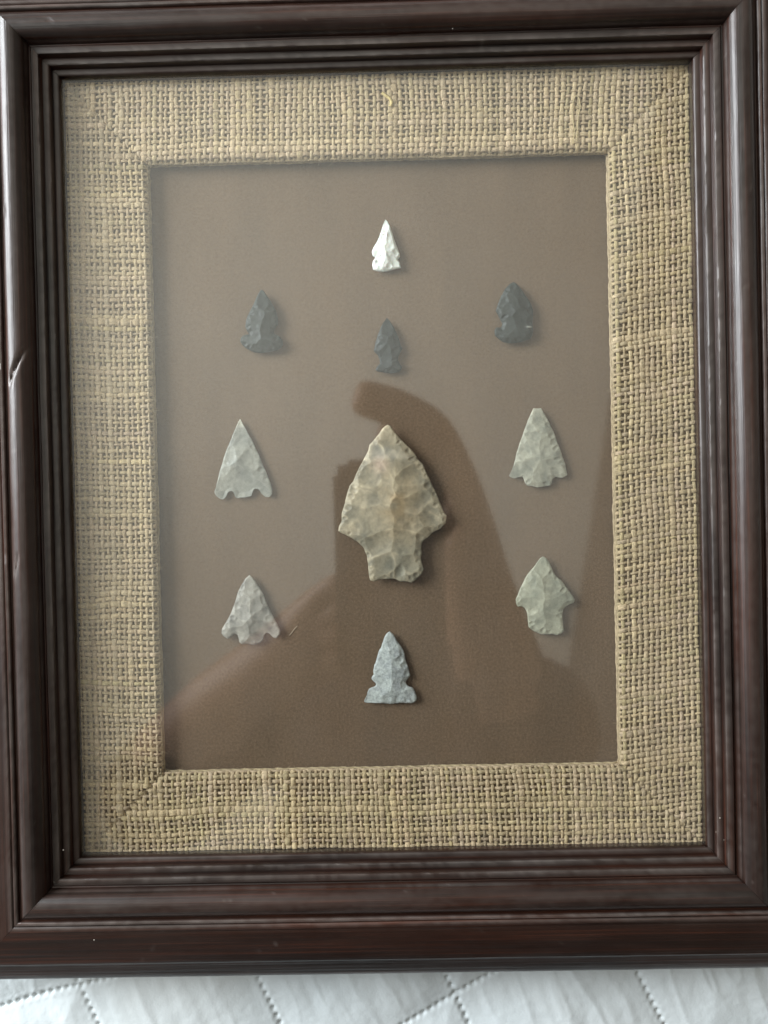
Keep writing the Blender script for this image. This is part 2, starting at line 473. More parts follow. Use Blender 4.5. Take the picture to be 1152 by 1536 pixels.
def build_liner(half, rotz, loc, seed, label, skew):
    """local x along the side, local y inward = negative; sight edge at y = 0"""
    rng = np.random.default_rng(seed)
    # board under the cloth
    x0, x1 = half + 0.0, half - LW
    zt, zb = ZT - 0.75, ZBOARD + 0.02
    V = [(-x0, 0, zb), (x0, 0, zb), (x0, 0, zt), (-x0, 0, zt),
         (-x1 - .5, -LW + .5, zb), (x1 + .5, -LW + .5, zb), (x1 + .5, -LW + .5, zt - .5), (-x1 - .5, -LW + .5, zt - .5),
         (-x1 - 1.2, -LW + 1.2, zt), (x1 + 1.2, -LW + 1.2, zt)]
    F = [(0, 1, 5, 4), (3, 8, 9, 2), (8, 7, 6, 9), (7, 4, 5, 6), (0, 3, 2, 1), (0, 4, 7, 8, 3), (1, 2, 9, 6, 5)]
    lin = mesh_np("liner_strip", V, F, LINER, frame, False, child_loc(*loc), rotz)
    lin["label"] = label
    nr = int(LW / PITCH)                              # rows of long threads
    vs = np.concatenate([[-0.9], (np.arange(nr) + 0.5) * LW / nr - 0.25, [LW + 0.05, LW + 0.2]])
    drop = np.concatenate([np.zeros(nr + 1), [1.05, 2.4]])       # the last rows have rolled over the edge
    nr = nr + 3
    us = np.arange(-half - 5, half + 5.1, PITCH)
    us = us + rng.normal(0, 0.16, len(us))
    # slubs: per thread thickness
    wr = np.clip(rng.normal(1.0, 0.22, nr), 0.62, 1.5)
    wc = np.clip(rng.normal(1.0, 0.22, len(us)), 0.62, 1.55)
    base = np.array([0.49, 0.38, 0.238])
    def dist_x(x, y): return 0.9 * vnoise(x / 23, y / 15, seed + 1) + skew * 0.05 * y + 0.5 * vnoise(x / 7, y / 6, seed + 7)
    def dist_y(x, y): return 1.1 * vnoise(x / 26, y / 21, seed + 2) * np.clip((26 + y) / 5, 0, 1) + 0.35 * vnoise(x / 6, y / 7, seed + 6) * np.clip((LW + y) / 4, 0, 1)
    amp = 0.24
    def edge_z(y):                                     # cloth rolls over the inner edge
        t = np.clip((-y - (LW - 1.6)) / 1.6, 0, 1)
        return -0.75 * t * t
    lines = []
    for r in range(nr):                                # long threads
        y0 = -vs[r]
        xe = half - vs[r] + 5
        x = np.arange(-xe, xe + .01, PITCH / 4)
        k = (x + half + 5) / PITCH
        over = np.cos(np.pi * (k - r)) * (1 if drop[r] == 0 else .8)
        Y = np.full_like(x, y0)
        dx, dy = dist_x(x, Y), dist_y(x, Y)
        X = x + dx
        dy = dy + 0.22 * vnoise(x / 2.6, r * 9.7, seed + 33)
        z = ZT + amp * over + 0.10 * vnoise(x / 3, Y, seed + 3) + (edge_z(Y) if drop[r] == 0 else -drop[r]) + 0.35 * vnoise(x / 16, Y / 12, seed + 4)
        z = z - 0.55 * np.exp(-((half - vs[r] - np.abs(X)) / 0.8) ** 2)            # cloth dips into the mitre
        slub = 1 + 0.75 * np.clip(vnoise(x / 13, Y * 3.1 + r * 7, seed + 5) - 0.12, 0, 1) * 2.2
        hw = 0.61 * wr[r] * (1 if drop[r] == 0 else .7) * slub * (1 + 0.25 * vnoise(x / 1.3, Y + r, seed + 9))
        ht = 0.30 * np.sqrt(wr[r] * slub)
        tone = (1 + 0.09 * rng.normal()) * (1 + 0.22 * vnoise(x / 9, Y + r * 3, seed + 12))
        c = base[None] * np.clip(tone, .6, 1.45)[:, None] * np.array([1, 1 + 0.015 * rng.normal(), 1 + 0.045 * rng.normal()])
        kp = np.abs(X) <= half - vs[r] + 0.55
        lines.append((np.stack([X, Y + dy, z], -1)[kp], hw[kp], ht[kp], c[kp], np.array([0, 1.0, 0])))
    for j, u in enumerate(us):                         # short threads
        depth = LW + 1.9
        wrap = depth > LW
        y = -np.arange(-1.3, depth + .01, PITCH / 4)
        rr_ = (-y + 0.25) / (LW / (nr - 3)) + 0.5
        over = -np.cos(np.pi * (rr_ - j))
        X0 = np.full_like(y, u)
        dx, dy = dist_x(X0, y), dist_y(X0, y)
        z = ZT + amp * over * np.clip((LW + 0.8 + y) / 1.0, 0, 1) + edge_z(y) + 0.10 * vnoise(X0, y / 3, seed + 13) + 0.35 * vnoise(X0 / 16, y / 12, seed + 4)
        yy = y + dy
        dx = dx + 0.22 * vnoise(y / 2.6, j * 9.7, seed + 35)
        if wrap:
            t = np.clip((-y - LW) / 1.9, 0, 1)
            z = z - 2.9 * t
            yy = np.where(-y > LW, -LW - 0.15 + 0.35 * t, yy)
        z = z - 0.55 * np.exp(-((half + y - np.abs(X0 + dx)) / 0.8) ** 2) * (y > -LW)
        slub = 1 + 0.75 * np.clip(vnoise(y / 11 + j * 5.3, X0, seed + 15) - 0.12, 0, 1) * 2.2
        hw = 0.63 * wc[j] * slub * (1 + 0.25 * vnoise(y / 1.3, X0, seed + 19))
        ht = 0.30 * np.sqrt(wc[j] * slub)
        tone = (1 + 0.09 * rng.normal()) * (1 + 0.22 * vnoise(y / 9, X0 * 3, seed + 22))
        c = base[None] * np.clip(tone, .6, 1.45)[:, None] * np.array([1, 1 + 0.015 * rng.normal(), 1 + 0.045 * rng.normal()])
        kp = np.abs(X0 + dx) <= half + np.maximum(yy, -LW) + 0.55
        if kp.sum() < 3: continue
        lines.append((np.stack([X0 + dx, yy, z], -1)[kp], hw[kp], ht[kp], c[kp], np.array([1.0, 0, 0])))
    V, F, C, U = tubes(lines)
    V[:, 2] = np.minimum(V[:, 2], ZG0 - 0.06)
    w = mesh_np("burlap_weave", V, F, JUTE, lin, True, (0, 0, 0), 0.0, color=C, uv=U)
    tag(w, "tan burlap threads woven over the liner strip", kind="stuff")
    # stray jute hairs
    hairs = []
    for i in range(1500):
        edge = i < 260
        if edge:
            x = rng.uniform(-x1, x1); y = -LW + rng.uniform(-0.3, 1.2)
            a = rng.uniform(math.pi, 2 * math.pi)
        else:
            x = rng.uniform(-half, half); y = -rng.uniform(1, LW)
            if abs(x) > half + y - 1: continue
            a = rng.uniform(0, 2 * math.pi)
        ln = rng.uniform(0.8, 2.6) if edge else rng.uniform(1, 4)
        t = np.linspace(0, 1, 6); bend = rng.normal(0, 1.1)
        aa = a + bend * t
        px = x + np.cumsum(np.cos(aa)) * ln / 6; py = y + np.cumsum(np.sin(aa)) * ln / 6
        pz = ZT + 0.55 - (0.6 * t if edge else 0) + 0.1 * rng.normal()
        hw = np.full(6, 0.035); c = base * rng.uniform(.9, 1.4)
        hairs.append((np.stack([px, py, np.full(6, 0) + pz], -1), hw, hw, c, np.array([.3, .9, .1])))
    V, F, C, U = tubes(hairs, 3)
    V[:, 2] = np.minimum(V[:, 2], ZG0 - 0.06)
    tag(mesh_np("loose_fibres", V, F, JUTE, lin, True, (0, 0, 0), 0.0, color=C, uv=U), kind="stuff")
    return lin

OX, OY = 0.19, -0.63
build_liner(A, 0.0, (OX, B + OY, 0), 1000, "burlap-covered liner strip above the white arrowhead", 0.6)
build_liner(A, math.pi, (OX, -B + OY, 0), 2000, "burlap-covered liner strip below the speckled arrowhead", -0.4)
build_liner(B, HP, (-A + OX, OY, 0), 3000, "burlap-covered liner strip washed pale by the reflection", 0.5)
build_liner(B, -HP, (A + OX, OY, 0), 4000, "burlap-covered liner strip with slanting cross threads", -2.6)

# dust specks on the wood, a pulled loop of jute and a straw scrap on the burlap
def specks():
    pts = [(679, 43, 8), (1112, 433, 9.5), (1080, 1227, 4.2), (1074, 1248, 4.2), (1086, 1260, 6.4), (81, 1323, 7),
           (95, 1275, 6.2), (141, 1410, 8.5)]
    for (u, v, z) in pts:
        w = px2mm(u, v, z + .25)
        bm = bmesh.new(); bmesh.ops.create_icosphere(bm, subdivisions=1, radius=1.0)
        s = random.uniform(.12, .24)
        for q in bm.verts:
            q.co = Vector((q.co.x * s * random.uniform(.7, 1.4), q.co.y * s * random.uniform(.7, 1.2), q.co.z * s * .5)) * MM
        me = bpy.data.meshes.new("dust_speck"); bm.to_mesh(me); bm.free(); me.materials.append(DUST)
        o = bpy.data.objects.new("dust_speck", me); COL.objects.link(o); o.parent = frame
        o.location = Vector(child_loc(*w)) * MM
specks()

def curve_thread(name, pxs, z, r, col):
    P = np.array([px2mm(u, v, z) for u, v in pxs])
    t = np.linspace(0, len(P) - 1, len(P) * 4)
    Q = np.stack([np.interp(t, np.arange(len(P)), P[:, k]) for k in range(3)], -1)
    for _ in range(3): Q[1:-1] = (Q[:-2] + 2 * Q[1:-1] + Q[2:]) / 4
    V, F, C, U = tubes([(Q, np.full(len(Q), r), np.full(len(Q), r * .7), np.array(col), np.array([.9, .3, 0]))], 5)
    o = mesh_np(name, V, F, JUTE, frame, True, child_loc(0, 0, 0), 0, color=C, uv=U)
    return o
curve_thread("pulled_thread", [(860, 216), (862, 196), (859, 178), (858, 160), (861, 147), (865, 142), (869, 148), (871, 160), (867, 175), (866, 196), (865, 212)], -2.15, .16, (.62, .50, .28))
curve_thread("straw_scrap", [(573, 139), (579, 144), (585, 148), (588, 154), (585, 160)], -2.35, .55, (.66, .52, .24))
curve_thread("lint_fibre", [(446, 939), (441, 944), (437, 950), (434, 953)], ZBOARD + .2, .12, (.55, .45, .33))

# ------------------------------------------------------------------ arrowheads
def inside_poly(P, poly):
    x, y = P[:, 0], P[:, 1]
    c = np.zeros(len(P), bool); n = len(poly)
    for i in range(n):
        x1, y1 = poly[i]; x2, y2 = poly[(i + 1) % n]
        cond = ((y1 > y) != (y2 > y))
        c ^= cond & (x < (x2 - x1) * (y - y1) / (y2 - y1 + 1e-12) + x1)
    return c

def edge_dist(P, poly):
    d = np.full(len(P), 1e9); n = len(poly)
    for i in range(n):
        a = poly[i]; b_ = poly[(i + 1) % n]
        ab = b_ - a; L2 = ab @ ab + 1e-12
        t = np.clip(((P - a) @ ab) / L2, 0, 1)
        d = np.minimum(d, np.linalg.norm(P - (a + t[:, None] * ab), axis=1))
    return d

def arrowhead(name, region, zoom, outline, thick, res, scar_sp, k, mat, colfn, label, seed, manual=(), serr=0.06, warp=0.8):
    rng = np.random.default_rng(seed)
    zmid = ZBOARD + thick * 0.5 + 0.1
    pts = np.array([px2mm(region[0] + u / zoom, region[1] + v / zoom, zmid)[:2] for u, v in outline])
    cen = pts.mean(0)
    poly = pts - cen
    # densify with small nibbles
    dense = []
    for i in range(len(poly)):
        a, b_ = poly[i], poly[(i + 1) % len(poly)]
        m = max(1, int(np.linalg.norm(b_ - a) / (res * 1.15)))
        for j in range(m):
            dense.append(a + (b_ - a) * j / m)
    dense = np.array(dense)
    sm = dense.copy()
    sm = (np.roll(sm, 1, 0) + 2 * sm + np.roll(sm, -1, 0)) / 4
    tan = np.roll(sm, -1, 0) - np.roll(sm, 1, 0)
    nrm = np.stack([tan[:, 1], -tan[:, 0]], -1); nrm /= np.linalg.norm(nrm, axis=1, keepdims=True) + 1e-9
    arc = np.arange(len(sm)) * res
    sm = sm + nrm * (serr * 1.6 * (vnoise(arc / 1.1, seed * 1.0, seed) + 0.6 * vnoise(arc / .45, 3.0 + seed, seed + 1)))[:, None]
    dense = sm
    area = 0.5 * np.sum(dense[:, 0] * np.roll(dense[:, 1], -1) - np.roll(dense[:, 0], -1) * dense[:, 1])
    if area < 0: dense = dense[::-1].copy()
    lo, hi = dense.min(0), dense.max(0)
    gx, gy = np.meshgrid(np.arange(lo[0], hi[0], res), np.arange(lo[1], hi[1], res * .9))
    gx = gx + (np.arange(gx.shape[0]) % 2)[:, None] * res * .5
    G = np.stack([gx.ravel(), gy.ravel()], -1) + rng.uniform(-.18, .18, (gx.size, 2)) * res
    G = G[inside_poly(G, dense)]
    G = G[edge_dist(G, dense) > res * .55]
    nb = len(dense)
    allp = [Vector(p) for p in dense] + [Vector(p) for p in G]
    edges = [(i, (i + 1) % nb) for i in range(nb)]
    vo, eo, fo, ov, oe, of = delaunay_2d_cdt(allp, edges, [list(range(nb))], 1, 1e-6)
    P = np.array([(v.x, v.y) for v in vo])
    d = edge_dist(P, dense)
    D = d.max()
    bnd = d < 1e-4
    def env(dd):
        t = np.clip(dd / (D * 0.95), 0, 1)
        return t * (1.75 - 0.75 * t)
    H = thick * 0.5
    # flake scars: lower envelope of shallow bowls struck in from the edge
    scars = []
    per = np.linalg.norm(np.roll(dense, -1, 0) - dense, axis=1)
    cum = np.cumsum(per); s = 0
    while s < cum[-1]:
        i = int(np.searchsorted(cum, s)) % nb
        t = dense[(i + 2) % nb] - dense[i - 2]; t /= np.linalg.norm(t) + 1e-9
        inn = np.array([-t[1], t[0]])
        run = D * rng.uniform(0.15, 0.62)
        c = dense[i] + inn * run
        scars.append((c, inn, run * 1.6 + .4, scar_sp * rng.uniform(.7, 1.3), rng.uniform(.78, 1.05), rng.uniform(.5, 1.3)))
        s += scar_sp * rng.uniform(.5, 1.6)
    for (u, v, ang, lu, lv, dep) in manual:
        c = px2mm(region[0] + u / zoom, region[1] + v / zoom, zmid)[:2] - cen
        scars.append((c, np.array([math.cos(ang), math.sin(ang)]), lu, lv, dep, 0.0))
        nd = dense[np.argmin(np.linalg.norm(dense - c, axis=1))]
        inw = (c - nd) / (np.linalg.norm(c - nd) + 1e-9)
        scars[-1] = (c, inw, lu * 1.1, lv, dep + .06, 0.75)
    s = 0                                                    # fine retouch along the edge
    while s < cum[-1]:
        i = int(np.searchsorted(cum, s)) % nb
        t = dense[(i + 2) % nb] - dense[i - 2]; t /= np.linalg.norm(t) + 1e-9
        inn = np.array([-t[1], t[0]]); w_ = rng.uniform(.8, 1.8)
        run = rng.uniform(.35, 1.0)
        scars.append((dense[i] + inn * run, inn, run * 2.0 + .5, w_, rng.uniform(.95, 1.15), 1.0))
        s += rng.uniform(1.6, 4.5)
    Cs = np.array([c[0] for c in scars]); dc = edge_dist(Cs, dense) * inside_poly(Cs, dense)
    Zs = []
    wx = 0.9 * vnoise(P[:, 0] / 2.4, P[:, 1] / 2.4, seed + 70) + 0.45 * vnoise(P[:, 0] / .9, P[:, 1] / .9, seed + 71)
    wy = 0.9 * vnoise(P[:, 0] / 2.4, P[:, 1] / 2.4, seed + 72) + 0.45 * vnoise(P[:, 0] / .9, P[:, 1] / .9, seed + 73)
    PW = P + np.stack([wx, wy], -1) * warp
    for (c, ax, lu, lv, dep, tilt), dd in zip(scars, dc):
        q = PW - c
        a = q @ ax; b_ = q @ np.array([-ax[1], ax[0]])
        Zs.append(H * env(dd) * dep + 0.55 * H / D * a * tilt + k * H * ((a / lu) ** 2 + (b_ / lv) ** 2))
    Zs = np.sort(np.array(Zs), axis=0)
    zmin = Zs[0]
    ridge = np.exp(-(Zs[1] - Zs[0]) / (0.07 * H))
    top = np.minimum(zmin, H * env(d) * 1.3 + 0.08)
    top += 0.010 * thick * fbm(P[:, 0] / 1.1, P[:, 1] / 1.1, seed + 40, 3) * np.clip(d / .4, 0, 1)
    bot = -H * env(d) * 0.95
    top = np.where(bnd, 0, top); bot = np.where(bnd, 0, bot)
    nP = len(P)
    V = np.concatenate([np.column_stack([P, top]), np.column_stack([P, bot])])
    remap = np.where(bnd, np.arange(nP), np.arange(nP) + nP)
    F3 = np.array([list(f) for f in fo if len(f) == 3])
    a2 = (P[F3[:, 1]] - P[F3[:, 0]]); b2 = (P[F3[:, 2]] - P[F3[:, 0]])
    fl = (a2[:, 0] * b2[:, 1] - a2[:, 1] * b2[:, 0]) < 0
    F3[fl] = F3[fl][:, ::-1]
    F = np.concatenate([F3, remap[F3][:, ::-1]])
    used = np.unique(F); mp = np.full(len(V), -1); mp[used] = np.arange(len(used))
    zr = np.clip(top / H, 0, 1)
    col = np.clip(colfn(P, d / D, ridge, zr, lo, hi, seed), 0.004, 0.95)
    C = np.concatenate([col, col])
    o = mesh_np(name, V[used], mp[F], mat, None, True, (cen[0], cen[1], zmid), 0, color=C[used])
    tag(o, label, "arrowhead", "stone arrowheads mounted behind the glass")
    return o

def mixc(a, b_, t): return np.asarray(a)[None] * (1 - t[:, None]) + np.asarray(b_)[None] * t[:, None]
def colour(base, alt, light, nscale=4.0, edge=.25, rg=.25, extra=None):
    def f(P, dn, ridge, zr, lo, hi, seed):
        n = np.clip(0.5 + 1.15 * fbm(P[:, 0] / nscale, P[:, 1] / nscale, seed + 60, 4), 0, 1)
        c = mixc(base, alt, n)
        e = edge * np.exp(-dn / .10) * (0.6 + vnoise(P[:, 0] / 1.2, P[:, 1] / 1.2, seed + 61))
        r = rg * ridge * np.clip(0.5 + 1.3 * vnoise(P[:, 0] / 2.0, P[:, 1] / 2.0, seed + 62), 0, 1)
        t = np.clip(e + r, 0, 1)
        c = c * (1 - t[:, None]) + np.asarray(light)[None] * t[:, None]
        if extra is not None:
            uv = (P - lo) / (hi - lo)
            c = extra(c, uv[:, 0], 1 - uv[:, 1], P, seed)
        return c
    return f

CHERT = stone_material("grey_chert", 0.50, 0.40, fine=700.0, grain=.26, bump=.35)
DARK = stone_material("black_flint", 0.45, 0.25, grain=.18)
QUARTZ = stone_material("white_quartz", 0.30, 0.5, sss=.15, grain=.12)
SPECK = stone_material("speckled_stone", 0.6, 0.3, fine=1300, grain=.42, bump=.6)

BIG = [(515,188),(545,200),(575,250),(620,300),(665,345),(700,378),(735,420),(750,455),(790,490),(815,550),(838,600),(865,660),(895,720),(915,770),(935,820),(955,868),(975,885),(968,945),(925,990),(870,1015),(830,1055),(790,1085),(780,1110),(775,1150),(785,1170),(775,1210),(785,1260),(798,1300),(775,1345),(735,1380),(705,1405),(660,1395),(615,1395),(570,1372),(520,1375),(450,1380),(415,1395),(385,1385),(372,1330),(368,1250),(358,1190),(330,1130),(290,1090),(230,1055),(180,1030),(140,1010),(145,970),(165,930),(165,870),(190,790),(205,720),(225,660),(255,620),(280,560),(300,520),(335,455),(370,390),(378,345),(420,300),(450,262),(480,215)]
WHITE = [(428,158),(445,175),(465,215),(485,270),(500,320),(520,375),(540,430),(552,470),(530,492),(548,515),(557,560),(520,568),(470,582),(410,592),(360,588),(328,575),(320,540),(325,505),(345,475),(325,460),(316,425),(330,390),(355,350),(380,300),(395,250),(410,200)]
BLACK = [(442,968),(465,995),(495,1040),(520,1090),(540,1140),(555,1190),(568,1220),(555,1250),(540,1280),(530,1310),(545,1340),(565,1370),(560,1400),(530,1420),(480,1427),(420,1422),(365,1415),(345,1400),(360,1370),(385,1345),(380,1310),(365,1275),(335,1248),(332,1235),(345,1180),(360,1120),(385,1060),(410,1010)]
DLEFT = [(665,243),(690,260),(720,310),(765,370),(800,430),(830,500),(845,570),(840,630),(798,690),(800,722),(858,748),(890,790),(900,840),(875,880),(820,910),(740,925),(660,935),(580,925),(510,890),(460,850),(435,810),(440,765),(470,742),(532,728),(508,698),(490,650),(495,590),(510,540),(545,470),(575,410),(605,340),(635,280)]
DRIGHT = [(505,165),(545,185),(590,235),(630,300),(665,350),(700,410),(718,470),(715,540),(710,600),(715,650),(718,700),(710,745),(690,780),(620,805),(540,825),(460,830),(390,815),(340,780),(305,740),(300,690),(320,655),(370,655),(385,620),(360,570),(330,510),(315,480),(325,440),(345,380),(375,310),(415,240),(460,190)]
GLEFT = [(538,140),(565,185),(600,250),(640,320),(685,400),(720,480),(760,560),(790,640),(825,720),(860,810),(890,880),(910,960),(908,1010),(880,1040),(830,1038),(790,1005),(765,965),(735,945),(700,950),(685,985),(668,1030),(600,1045),(540,1050),(505,1060),(480,1035),(465,985),(440,970),(405,985),(385,1030),(345,1072),(300,1060),(255,1020),(242,985),(262,920),(278,850),(295,770),(320,690),(350,590),(385,490),(420,410),(455,320),(490,240),(515,185)]
GRIGHT = [(505,158),(545,162),(590,155),(610,195),(640,250),(680,325),(715,395),(745,470),(770,545),(795,610),(820,690),(850,760),(860,820),(873,885),(840,905),(800,918),(745,905),(715,920),(700,970),(690,1000),(620,1008),(545,1018),(490,1003),(440,1000),(415,975),(405,935),(390,905),(340,910),(300,922),(260,908),(242,888),(265,840),(290,785),(305,720),(320,650),(345,570),(365,510),(390,440),(415,370),(445,290),(480,210)]
LLEFT = [(535,160),(565,185),(600,235),(640,290),(675,345),(695,390),(710,440),(735,500),(770,565),(800,625),(835,690),(870,755),(865,800),(825,848),(790,835),(755,800),(720,785),(695,810),(680,860),(650,895),(600,912),(560,918),(510,905),(455,912),(425,885),(415,840),(405,805),(375,798),(340,825),(300,855),(255,825),(232,795),(235,745),(270,690),(310,620),(345,545),(370,480),(390,410),(410,345),(445,270),(490,200)]
LRIGHT = [(540,178),(575,195),(605,240),(630,300),(650,350),(690,400),(740,440),(775,490),(810,540),(850,590),(878,640),(872,675),(830,695),(785,720),(760,745),(750,800),(750,860),(758,930),(765,980),(740,1010),(690,1028),(630,1015),(570,1022),(520,1020),(475,1000),(430,980),(380,945),(372,880),(368,820),(360,770),(335,735),(305,718),(265,722),(248,690),(240,640),(265,590),(285,530),(315,470),(350,400),(385,345),(430,300),(480,230),(510,190)]
SPECKLED = [(537,190),(565,215),(600,265),(635,325),(670,370),(695,430),(710,500),(735,570),(750,630),(755,680),(735,705),(712,735),(715,765),(745,790),(790,800),(808,845),(830,905),(825,940),(800,968),(720,970),(640,968),(565,980),(490,975),(420,970),(340,965),(275,965),(262,945),(290,880),(310,815),(345,800),(385,785),(390,760),(365,735),(340,710),(340,685),(362,660),(360,610),(370,560),(390,510),(405,450),(420,400),(450,355),(470,280),(500,220)]

def big_extra(c, u, v, P, seed):
    blob = np.exp(-((u - .57) / .19) ** 2 - ((v - .50) / .22) ** 2) * (0.7 + 0.8 * vnoise(P[:, 0] / 2.5, P[:, 1] / 2.5, seed))
    c = c * (1 - .70 * np.clip(blob, 0, 1)[:, None]) + np.array([.32, .215, .10])[None] * .70 * np.clip(blob, 0, 1)[:, None]
    pink = np.exp(-((u - .40) / .07) ** 2 - ((v - .25) / .05) ** 2) * .6
    c = c * (1 - pink[:, None]) + np.array([.55, .40, .32])[None] * pink[:, None]
    low = np.clip((v - .68) / .2, 0, 1) * np.clip((u - .35) / .2, 0, 1) * .30
    return c * (1 - low[:, None]) + np.array([.26, .25, .19])[None] * low[:, None]
arrowhead("arrowhead", (480, 600), 5.118, BIG, 5.4, .26, 9.0, 0.24, CHERT,
          colour((.345, .295, .205), (.15, .14, .105), (.62, .52, .36), 5.0, .4, .75, big_extra),
          "largest tan and grey chert arrowhead with brown stained centre and broad stem", 21,
          manual=[(520, 260, 1.6, 4.5, 3.0, .62), (410, 380, 2.6, 4.5, 3.6, .6), (340, 570, 2.6, 5.5, 4.5, .66), (300, 760, 2.9, 6.5, 5.0, .7), (250, 970, 2.6, 5.5, 4.2, .5),
                  (410, 1130, 1.9, 7.5, 4.0, .62), (600, 640, 1.57, 7.5, 4.0, .84), (620, 830, 1.4, 6.5, 4.2, .72), (760, 560, .5, 6, 4, .62), (800, 760, .7, 6.5, 4.5, .66), (880, 920, .6, 5, 3.5, .5), (650, 1120, 1.1, 9, 5, .66), (700, 1270, .8, 6, 4.2, .6), (480, 900, 1.4, 7, 2.6, .9), (600, 1350, 0, 4, 2, .45)], warp=.30)

def white_extra(c, u, v, P, seed):
    m = np.zeros_like(u)
    for (a, b_, sx, sy) in ((.15, .81, .035, .028), (.30, .705, .06, .012), (.38, .675, .04, .012), (.22, .47, .05, .05), (.34, .36, .05, .06)):
        m = np.maximum(m, np.exp(-((u - a) / sx) ** 2 - ((v - b_) / sy) ** 2) * (1 if sy < .04 else .3))
    return c * (1 - .85 * m[:, None]) + np.array([.12, .13, .12])[None] * .85 * m[:, None]
arrowhead("arrowhead", (500, 300), 5.4875, WHITE, 3.2, .17, 3.0, .3, QUARTZ,
          colour((.84, .86, .80), (.74, .77, .72), (.92, .93, .88), 2.5, .3, .3, white_extra),
          "small bright white quartz arrowhead with side notches and dark flecks", 31)
arrowhead("arrowhead", (500, 300), 5.4875, BLACK, 3.0, .17, 3.4, .3, DARK,
          colour((.012, .016, .016), (.022, .028, .027), (.060, .070, .068), 2.5, .3, .4),
          "smallest black flint arrowhead, slender, pointing at the white one above the largest head", 41)
arrowhead("arrowhead", (300, 400), 7.2, DLEFT, 3.6, .19, 3.4, .3, DARK,
          colour((.012, .017, .016), (.026, .034, .031), (.075, .088, .082), 3, .3, .4),
          "black flint arrowhead with wide rounded base flaring below its notches", 51)
def dr_extra(c, u, v, P, seed):
    m = np.exp(-((u - .88) / .07) ** 2 - ((v - .745) / .012) ** 2)
    return c * (1 - m[:, None]) + np.array([.55, .55, .5])[None] * m[:, None]
arrowhead("arrowhead", (700, 400), 7.2, DRIGHT, 3.6, .19, 3.4, .3, DARK,
          colour((.012, .017, .016), (.026, .033, .031), (.075, .086, .080), 3, .3, .4, dr_extra),
          "broad black flint arrowhead with one deep notch and a pale scratch near its base", 61)
def tipc(c, u, v, P, seed):
    t = np.clip((.12 - v) / .05, 0, 1) * .8
    return c * (1 - t[:, None]) + np.array([.56, .53, .43])[None] * t[:, None]
arrowhead("arrowhead", (290, 610), 7.68, GLEFT, 2.2, .2, 3.6, .25, CHERT,
          colour((.31, .305, .26), (.19, .195, .17), (.50, .48, .40), 3.5, .25, .3, tipc),
          "thin grey triangular arrowhead with pale sharp tip and long rounded barbs", 71)
arrowhead("arrowhead", (730, 590), 7.2, GRIGHT, 2.6, .2, 3.4, .28, CHERT,
          colour((.33, .32, .25), (.18, .185, .15), (.58, .54, .42), 3, .35, .4),
          "pale grey-green arrowhead with blunt broken tip and short square stem", 81)
arrowhead("arrowhead", (300, 840), 7.2, LLEFT, 2.9, .2, 3.4, .28, CHERT,
          colour((.31, .29, .25), (.14, .135, .12), (.52, .48, .40), 3, .3, .35),
          "grey arrowhead with drooping barbs, rounded stem and a glinting pit", 91)
arrowhead("arrowhead", (740, 810), 7.2, LRIGHT, 3.0, .2, 3.8, .28, CHERT,
          colour((.34, .335, .25), (.22, .225, .17), (.52, .50, .38), 3.5, .3, .25),
          "pale olive arrowhead with wide shoulders and a long square stem", 101)
arrowhead("arrowhead", (510, 920), 7.2, SPECKLED, 2.6, .2, 3.0, .2, SPECK,
          colour((.42, .45, .43), (.32, .34, .34), (.55, .57, .54), 2, .25, .2),
          "speckled blue-grey arrowhead with narrow side notches and wide flat base", 111, serr=.1)

